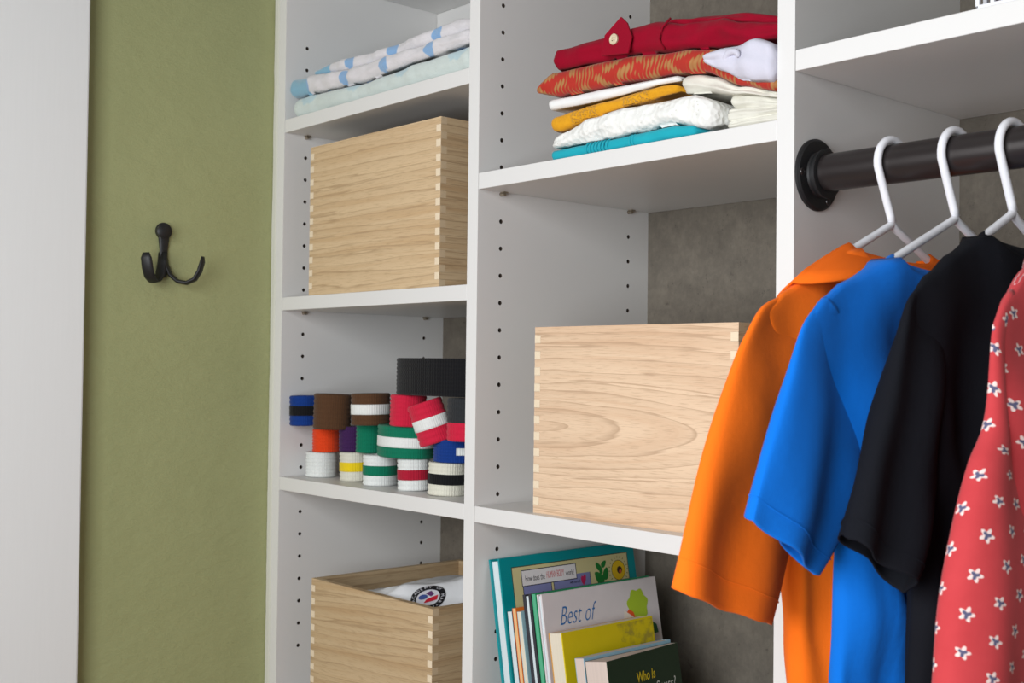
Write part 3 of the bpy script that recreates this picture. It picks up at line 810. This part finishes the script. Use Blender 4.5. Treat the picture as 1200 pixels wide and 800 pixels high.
rolled_belt('cream rolled belt with a yellow stripe in the bottom row', 110, 54, z0, -171.5, 22, 22, 'cream', 'yellow')
rolled_belt('white rolled belt with a green stripe in the bottom row', 180.3, 46, z0, -170.5, 24, 24, 'white', 'green')
rolled_belt('white rolled belt with a red stripe in the bottom row', 258, 44, z0, -170.5, 21.5, 21.5, 'white', 'darkred')
rolled_belt('cream rolled belt with a black stripe at the right end of the bottom row', 329, 44, z0, -170.5, 25.5, 25.5, 'cream', 'black')
rolled_belt('plain orange rolled belt standing on the white one', 41.8, 50, -175.2, -142.6, 20.7, 20.7, 'orange')
rolled_belt('plain purple rolled belt in the middle row beside the orange one', 98.7, 56, -171.2, -136.5, 19.7, 19.7, 'purple')
rolled_belt('plain green rolled belt in the middle row beside the purple one', 149, 52, -170.2, -131.4, 21, 21, 'green')
rolled_belt('large green rolled belt with a white stripe in the middle row', 237, 46, -170.2, -129.5, 46, 33, 'green', 'white')
rolled_belt('blue rolled belt with a white stripe end at the right of the middle row', 334, 48, -170.2, -142, 27, 24, 'blue', 'white', a_end=1.0, sturn=.27)
rolled_belt('blue rolled belt with a black stripe at the left end of the top row', 24, 26, -138, -95.5, 23.5, 23.5, 'blue', 'black')
rolled_belt('plain brown rolled belt in the top row beside the blue one', 82, 34, -140.5, -92, 27, 27, 'brown', tilt=.03)
rolled_belt('brown rolled belt with a white stripe in the top row', 172, 36, -131, -89, 27, 27, 'brown', 'white')
rolled_belt('plain red rolled belt in the top row beside the brown and white one', 255, 36, -129.2, -89, 24, 24, 'red')
rolled_belt('tilted red rolled belt with a white stripe at the right of the top row', 314, 27, -148, -95, 26, 21, 'red', 'white', tilt=-.34, frac=(.36, .62))
rolled_belt('charcoal and red rolled belt against the white divider', 377, 32, -141.5, -90, 26, 22, 'charcoal', half='red')
rolled_belt('big black rolled belt lying on top of the belt pile', 318, 45, -88.6, -42, 88, 36, 'black', rows=9, turns=5)

# ------------------------------------------------------------------ books
PAGEM = NT('book_pages', .85, (.72, .69, .62, 1), .1)
_x = PAGEM.obj(); PAGEM.color(PAGEM.mix(PAGEM.noise(PAGEM.obj(kind='UV', scale=(1, .002, 1)), 1500, 2), (.60, .56, .49, 1), (.80, .77, .70, 1))); PAGEM = PAGEM.m
def page_mat(name, c):
    m = NT(name, .85, c, .1); v = m.obj(kind='UV', scale=(1, .003, 1))
    m.color(m.mix(m.noise(v, 900, 2), dark(c, .82), dark(c, 1.06))); return m.m
PW = page_mat('white_pages', (.66, .74, .76, 1)); PC = page_mat('cream_pages', (.74, .67, .54, 1)); PP = page_mat('pinkish_pages', (.66, .55, .49, 1))
LEAN = math.atan(.1826)
def print_mat(name, c, rough=.35): return plain(name, c, rough, .4, 0, .05, 60)
TXTCACHE = {}
def book(label, off, y0, width, ztop, thick, cov, pages, hard=False, back=None, inset=3, wedge=None, cthick=None, lean=None):
    """off: distance from the divider's face along the row; lean: top towards the divider"""
    L = LEAN if lean is None else lean
    xb = 484.4+off
    z0 = zM3+.4
    H = (ztop-z0)/cos(L)
    ct = cthick or (2.2 if hard else .7)
    hv = Vector((-sin(L), 0, cos(L))); tv = Vector((cos(L), 0, sin(L))); yv = Vector((0, 1, 0))
    O = Vector((xb, y0, z0))
    root = tag(empty('book', O), label, 'book', 'books leaning on the lower shelf')
    T1 = thick if wedge is None else wedge
    def Pt(t, y, h):   # t fraction 0..1 of the local thickness
        k = y/width; th = lerp(T1, thick, k)
        return O+tv*(t*th)+yv*y+hv*h
    def slab(name, ta, tb, ya, yb, ha, hb, mat, parent=root, absolute=None, bev=.3, uv=False):
        v = []
        for h in (ha, hb):
            for y in (ya, yb):
                for t in (ta, tb):
                    th = lerp(T1, thick, y/width)
                    tt = t if t >= 0 else th+t
                    v.append(O+tv*tt+yv*y+hv*h)
        f = [(0, 2, 3, 1), (4, 5, 7, 6), (0, 1, 5, 4), (2, 6, 7, 3), (0, 4, 6, 2), (1, 3, 7, 5)]
        u = [(((p-O).dot(tv))*K, (p-O).dot(hv)*K) for p in v] if uv else None
        return obj(name, v, f, mat, parent, bevel=bev, uv=u)
    ip = inset if hard else .3
    slab('pages', ct, -ct-.0001, ip, width-ct-.3, ip, H-ip, pages, bev=0, uv=True)
    slab('cover', 0, ct, 0, width, 0, H, back or cov)
    slab('cover', -ct-.0001, -1e-9, 0, width, 0, H, cov)
    slab('spine', ct, -ct-.0001, width-ct, width, 0, H, cov)
    def face(y, d, lift=.15):  # point on the front cover: y from fore-edge, d down from the top
        th = lerp(T1, thick, y/width)
        return O+tv*(th+lift)+yv*y+hv*(H-d)
    root['_'] = 0; del root['_']
    return root, face
def art(name, face, pts, mat, root, lift=.15):
    v = [face(y, d, lift) for y, d in pts]
    return obj(name, v, [tuple(range(len(v)))], mat, root)
def circ(cy, cd, r, n=20, ry=None): return [(cy+r*cos(2*pi*k/n), cd-(ry or r)*sin(2*pi*k/n)) for k in range(n)]
def rect(a, b, c, d): return [(a, d), (b, d), (b, c), (a, c)]
def text(name, s, face, y, d, size, mat, root, width=None, lift=.3, shear=0, bold=0):
    c = bpy.data.curves.new('t', 'FONT'); c.body = s; c.size = size; c.shear = shear; c.resolution_u = 3; c.offset = bold
    o = bpy.data.objects.new('t', c); COL.objects.link(o); bpy.context.view_layer.update()
    me = bpy.data.meshes.new_from_object(o.evaluated_get(bpy.context.evaluated_depsgraph_get()))
    bpy.data.objects.remove(o); bpy.data.curves.remove(c)
    V = [v.co.copy() for v in me.vertices]; F = [tuple(p.vertices) for p in me.polygons]
    bpy.data.meshes.remove(me)
    if not V: return
    k = 1
    if width: k = width/max(.01, max(v.x for v in V)-min(v.x for v in V))
    x0 = min(v.x for v in V)
    vv = [face(y+(v.x-x0)*k, d-v.y, lift) for v in V]
    return obj(name, vv, F, mat, root)
C_ = {}
def pm(name, r, g, b):
    if name not in C_: C_[name] = print_mat('print_'+name, srgb(r, g, b))
    return C_[name]
b, f = book('large teal hardcover book with cartoon panels and a smiling sun, against the divider', 0, 22, 226, -276, 18.5, pm('teal', 0, 140, 146), PW, True, cthick=2.6)
f_ = f
f = lambda y, d, lift=.15: f_(y-5, d+2.5, lift)
art('print', f, rect(22, 218, 9, 262), pm('khaki_edge', 60, 66, 50), b, .10)
art('print', f, rect(23, 217, 10, 261), pm('khaki', 208, 198, 146), b, .15)
art('print', f, rect(37, 149, 27, 120), pm('ink', 45, 45, 62), b, .2)
art('print', f, rect(38, 82, 27, 118), pm('periwinkle', 128, 132, 178), b, .25)
art('print', f, rect(87, 148, 27, 118), pm('periwinkle', 128, 132, 178), b, .25)
art('print', f, rect(83, 86, 27, 118), pm('khaki', 208, 198, 146), b, .25)
art('print', f, rect(36, 126, 14, 33), pm('ink', 45, 45, 62), b, .3)
art('print', f, rect(37, 125, 15, 32), pm('paper', 226, 222, 222), b, .35)
text('cover_text', 'How does the', f, 42, 27.5, 10, pm('textblack', 35, 35, 45), b, 31, .45)
text('cover_text', 'HUMAN BODY', f, 76, 27, 11.5, pm('textred', 200, 60, 70), b, 29, .45)
text('cover_text', 'work?', f, 107.5, 27.5, 10, pm('textblack', 35, 35, 45), b, 14, .45)
text('cover_text', 'with me and', f, 113, 37.5, 5, pm('textblack', 35, 35, 45), b, 17, .45)
art('print', f, [(133, 38), (136, 42), (140, 36), (141, 31), (138, 29), (136.5, 31.5), (134, 30), (132, 33)], pm('heart', 190, 40, 90), b, .4)
for y, d, r, m_ in ((58, 47, 5, 'heart'), (68, 48, 3.4, 'navyfig'), (75, 45, 3, 'navyfig'), (68, 43, 1.8, 'navyfig'), (106, 48, 4, 'heart'), (124, 48, 3, 'navyfig'), (138, 46, 2.6, 'navyfig'), (106, 44, 2, 'navyfig')):
    art('print', f, circ(y, d, r, 12), pm(m_, 50, 40, 90), b, .4)
# leafy sprout
GL = pm('leaf', 30, 120, 50)
for cy, cd_, a, l in ((164, 36, 2.3, 20), (176, 32, 1.2, 16), (164, 22, 2.2, 12), (174, 20, .7, 11), (168, 27, 1.6, 10)):
    pts = []
    for k in range(14):
        t = 2*pi*k/14; x = l/2*cos(t); y = l*.30*sin(t)*(1-.3*cos(t))
        pts.append((cy+x*cos(a)-y*sin(a), cd_-(x*sin(a)+y*cos(a))))
    art('print', f, pts, GL, b, .25+.02*l/10)
art('print', f, [(168, 42), (171, 42), (177, 52), (186, 54), (186, 57), (170, 57)], pm('stem', 120, 60, 60), b, .3)
art('print', f, circ(199, 30, 12.4), pm('sunedge', 90, 80, 30), b, .3)
art('print', f, circ(199, 30, 11.7), pm('sun', 222, 184, 30), b, .36)
art('print', f, circ(201, 30, 4.6), pm('mouth', 50, 35, 30), b, .42)
art('print', f, circ(202, 32, 2.4), pm('tongue', 200, 90, 60), b, .46)
for k in range(20):
    a = 2*pi*k/20; art('print', f, [(199+15*cos(a)+.4*sin(a), 30+15*sin(a)-.4*cos(a)), (199+17.5*cos(a)+.4*sin(a), 30+17.5*sin(a)-.4*cos(a)), (199+17.5*cos(a)-.4*sin(a), 30+17.5*sin(a)+.4*cos(a)), (199+15*cos(a)-.4*sin(a), 30+15*sin(a)+.4*cos(a))], pm('sunedge', 90, 80, 30), b, .3)
book('thin dark green paperback with pale pages, next to the teal hardcover', 20.0, 25, 150, -331.5, 8.5, pm('darkteal', 40, 82, 78), PW)
book('thin orange paperback leaning between the low books beside the teal hardcover', 29.5, 25, 150, -326.5, 6, pm('orangecover', 232, 120, 40), page_mat('tan_pages', (.76, .50, .24, 1)), back=pm('orangered', 225, 90, 40))
book('thin light blue paperback to the right of the orange one', 37.2, 25, 150, -329, 7, pm('paleblue', 150, 188, 196), PC, back=pm('paleblue', 150, 188, 196))
book('slim dark grey hardcover book with white page edges', 46.5, 28, 180, -309.5, 13.5, pm('charcoal', 52, 52, 58), PW, True, inset=2, cthick=3.8)
book('slim bright green book beside the white hardcover', 61, 29, 190, -306.5, 6.5, pm('emerald', 30, 140, 92), page_mat('green_pages', (.10, .42, .24, 1)), back=pm('emerald', 30, 140, 92))
b, f = book('white hardcover book with blue script title and a green tree', 68.3, 30, 190, -306.5, 8, pm('whitecover', 214, 207, 208), PW, True, inset=2, cthick=2)
text('cover_text', 'Best of', f, 24, 37, 30, pm('scriptblue', 50, 110, 170), b, 60, .3, .5, -.4)
text('cover_text', 'Mother', f, 26, 66, 30, pm('textred', 200, 60, 70), b, 92, .3, .05, .3)
TG = pm('lime', 168, 196, 50)
pts = []
for k in range(40):
    a = 2*pi*k/40; r = 17+1.6*sin(7*a); pts.append((153+r*1.02*cos(a), 30-r*1.1*sin(a)))
art('print', f, pts, TG, b, .25)
art('print', f, [(156, 46), (161, 44), (163, 58), (158, 58)], TG, b, .25)
pts = [(105, 66), (106, 58), (112, 54), (118, 50), (124, 54), (130, 49), (140, 50), (150, 54), (158, 46), (166, 44), (172, 50), (182, 56), (184, 66)]
art('print', f, pts, pm('bush', 24, 104, 66), b, .3)
art('print', f, [(124, 66), (125, 52), (122, 44), (127, 42), (129, 33), (133, 36), (139, 37), (146, 45), (151, 55), (152, 66)], pm('goose', 228, 218, 204), b, .4)
art('print', f, [(133, 36), (137, 33), (144, 37), (147, 45), (141, 41)], pm('orangered', 215, 90, 40), b, .45)
b, f = book('thick yellow book with cream pages and a tan back cover', 81, 30, 148, -346, 21.5, pm('yellow', 214, 192, 20), PC, False, back=pm('tan', 205, 150, 70), cthick=1.7)
ym = NT('olive_mottled_print', .4, (.5, .4, .05, 1)); yv_ = ym.obj()
ym.color(ym.ramp(ym.noise(yv_, 90, 4), [(.42, srgb(214, 192, 20)), (.52, srgb(196, 176, 30)), (.62, srgb(168, 150, 50))]))
art('print', f, [(86, 2), (146, 2), (146, 30), (130, 38), (110, 28), (92, 22)], ym.m, b, .2)
text('cover_text', 'MATILDA', f, 52, 49, 16, pm('textblack', 35, 35, 45), b, 76, .35)
b, f = book('light blue paperback with pinkish pages behind the dark green book', 119, 30, 141, -365.5, 14, pm('skyblue', 140, 178, 196), PP)
b, f = book('dark green paperback with yellow lettering at the right end of the row', 134.2, 30, 141, -366, 9, pm('forest', 36, 58, 38), PP, wedge=33)
text('cover_text', 'Who Is', f, 52, 30, 15, pm('titleyellow', 226, 200, 40), b, 36, .35, .1, .25)
text('cover_text', 'Dr. Seuss?', f, 62, 46, 17, pm('titlewhite', 210, 215, 205), b, 66, .35, .1, .1)

# ------------------------------------------------------------------ double robe hook on the green wall
hk = tag(empty('wall_hook', (XW, -170, 58)), 'black double-pronged robe hook screwed to the green wall', 'hook')
HX, HYc = XW, -168
MB().tube([(HX+2, HYc, 64), (HX+2.6, HYc, 80), (HX+2.8, HYc, 100), (HX+2.6, HYc, 118), (HX+2, HYc, 134)], [5.5, 6.2, 5.8, 8.0, 6], 14, flat=(1, .45), side=(0, 1, 0)).build('back_plate', BLACKP, hk, smooth=True)
MB().tube([(HX+.3, HYc, 127), (HX+3, HYc, 127), (HX+5, HYc, 127)], [11.5, 11.5, 8], 24).build('top_disc', BLACKP, hk, smooth=True, sharp=50)
MB().tube([(HX+4, HYc-6, 124), (HX+14, HYc-9, 124.5), (HX+18, HYc-9.5, 124.5), (HX+22, HYc-10, 124.5), (HX+24, HYc-10, 124.5)], [3, 3.4, 8.4, 8.4, 5], 20).build('knob', BLACKP, hk, smooth=True, sharp=50)
for s in (-1, 1):
    P_ = [(3, 1.5*s, 98), (5, 3*s, 82), (9, 7*s, 68), (16, 15*s, 59), (24, 24*s, 57), (31, 32*s, 62), (35, 37*s, 73), (37, 40*s, 86), (37, 40.5*s, 93)]
    MB().tube([(HX+a, HYc+b_, c) for a, b_, c in P_], [6, 6.6, 7, 7, 7.4, 7.8, 8, 7.6, 4.6], 14, flat=(1.0, .42), side=(.73, -s*.68, 0)).build('prong', BLACKP, hk, smooth=True)
MB().tube([(HX+5, HYc, 130), (HX+6.5, HYc, 130)], [3, 2.2], 12).build('screw', BLACKM, hk, smooth=True, sharp=40)

# ------------------------------------------------------------------ uniform with badge in the lower box
un = tag(empty('folded_uniform', (250, 130, -500)), 'white uniform top with a round black badge inside the open lower left box', 'folded clothes')
UX0, UX1, UY0, UY1 = 95, 338, 18, 252
NX, NY = 60, 56; vv = []; ff = []
def uz(x, y):
    a = (x-UX0)/(UX1-UX0); b_ = (y-UY0)/(UY1-UY0)
    sv = -(x-286)*.77+(y-49)*.64; se = (x-286)*.64+(y-49)*.77
    base = -346+max(-40, min(22, sv))*.72-max(0, sv-22)*.16+se*.16
    base += 3*noise.noise(Vector((x*.02, y*.02, 2)))+3*noise.noise(Vector((x*.05, y*.03, 5)))+2.0*sin(x*.05+y*.04)*min(1, max(0, (y-70)/30))
    e = min(a, 1-a, b_, 1-b_)
    return base-10*max(0, 1-e*12)
for j in range(NY+1):
    for i in range(NX+1):
        x = lerp(UX0, UX1, i/NX); y = lerp(UY0, UY1, j/NY); vv.append((x, y, uz(x, y)))
for j in range(NY):
    for i in range(NX):
        q = j*(NX+1)+i; ff.append((q, q+1, q+NX+2, q+NX+1))
nb_ = len(vv)
bd = [i for i in range(NX+1)]+[(j+1)*(NX+1)-1 for j in range(1, NY+1)]+[NY*(NX+1)+i for i in range(NX-1, -1, -1)]+[j*(NX+1) for j in range(NY-1, 0, -1)]
for i in bd: vv.append((vv[i][0], vv[i][1], -530))
for k in range(len(bd)): k2 = (k+1) % len(bd); ff.append((bd[k], nb_+k, nb_+k2, bd[k2]))
ff.append(tuple(nb_+k for k in range(len(bd))))
obj('cloth', vv, ff, cloth('white_heavy_cotton', (.66, .67, .69, 1), 1300, .03, .3), un, smooth=True)
bcx, bcy = 286, 49
def bface(px, py, lift):   # badge local (mm) -> on the draped cloth
    x = bcx+.64*px*.64-.77*py*.52; y = bcy+.77*px*.64+.64*py*.52; return (x, y, uz(x, y)+lift)
def bring(r0_, r1_, mat, nm, lift, n=48):
    v = []; F = []
    for r in (r0_, (r0_+r1_)/2, r1_):
        for k in range(n): v.append(bface(r*cos(2*pi*k/n), r*sin(2*pi*k/n), lift))
    for m_ in range(2):
        for k in range(n): k2 = (k+1) % n; F.append((m_*n+k, m_*n+k2, (m_+1)*n+k2, (m_+1)*n+k))
    return obj(nm, v, F, mat, un, smooth=True)
badge_w = pm('badgewhite', 205, 205, 212); badge_k = pm('badgeblack', 22, 22, 26)
bring(.5, 25, badge_w, 'badge', 1.0); bring(23.5, 35, badge_k, 'badge_ring', 1.5)
def bshape(pts, mat, lift=1.8):
    obj('badge_emblem', [bface(x, y, lift) for x, y in pts], [tuple(range(len(pts)))], mat, un)
bshape([(-10+9*cos(2*pi*k/16), 2+8*sin(2*pi*k/16)) for k in range(16)], pm('badgeblue', 60, 80, 140))
bshape([(-5, 12), (6, 18), (12, 6), (6, 0), (2, 4)], pm('badgepurple', 90, 50, 100), 1.9)
bshape([(-8, -18), (-3, -8), (8, -2), (20, 2), (18, -10), (6, -14)], pm('badgered', 190, 30, 50), 2.0)
def arctext(s, a0, da, r, size):
    for k, ch in enumerate(s):
        if ch == ' ': continue
        a = a0+da*k
        def fc(y, d, lift, a=a):
            # local letter frame: baseline tangent
            tx, ty = -sin(a)*-1, cos(a)*-1
            return Vector(bface((r-d)*cos(a)+y*sin(a), (r-d)*sin(a)-y*cos(a), 2.2))
        text('badge_letter', ch, fc, 0, 0, size, pm('badgewhite', 205, 205, 212), un, None, 2.2)
arctext('ACADEMY OF MARTIAL', R(190), R(-17), 26, 9)

# ------------------------------------------------------------------ white slatted basket at the top right
bk = tag(empty('plastic_basket', (1110, 60, zR1)), 'white slatted plastic basket on the high right-hand shelf', 'basket')
bx0, bx1, by0, by1, bz0, bz1 = 1036, 1280, 2, 190, zR1+.3, zR1+120
MB().box(bx0+3, bx1-3, by0+3, by1-3, bz0, bz0+4).build('base', HANG, bk, bevel=1)
for (a, b_, c, d) in ((bx0, bx1, by0, by0+3), (bx0, bx1, by1-3, by1), (bx0, bx0+3, by0, by1), (bx1-3, bx1, by0, by1)):
    MB().box(a, b_, c, d, bz1-10, bz1).build('rim', HANG, bk, bevel=1)
    MB().box(a, b_, c, d, bz0, bz0+3).build('bottom_rim', HANG, bk, bevel=1)
n = int((bx1-bx0)/12)
for i in range(n+1):
    x = bx0+(bx1-bx0-3)*i/n
    for y in (by0, by1-3): MB().box(x, x+3, y, y+3, bz0+2, bz1-5).build('slat', HANG, bk)
n = int((by1-by0)/12)
for i in range(1, n):
    y = by0+(by1-by0-3)*i/n
    for x in (bx0, bx1-3): MB().box(x, x+3, y, y+3, bz0+2, bz1-5).build('slat', HANG, bk)
MB().box(bx0+8, bx1-8, by0+8, by1-8, bz0+4.5, bz0+90).build('interior_shade_block', cloth('dark_interior_fill', (.03, .025, .045, 1)), bk, bevel=6)  # added dark block for the shaded interior between the slats
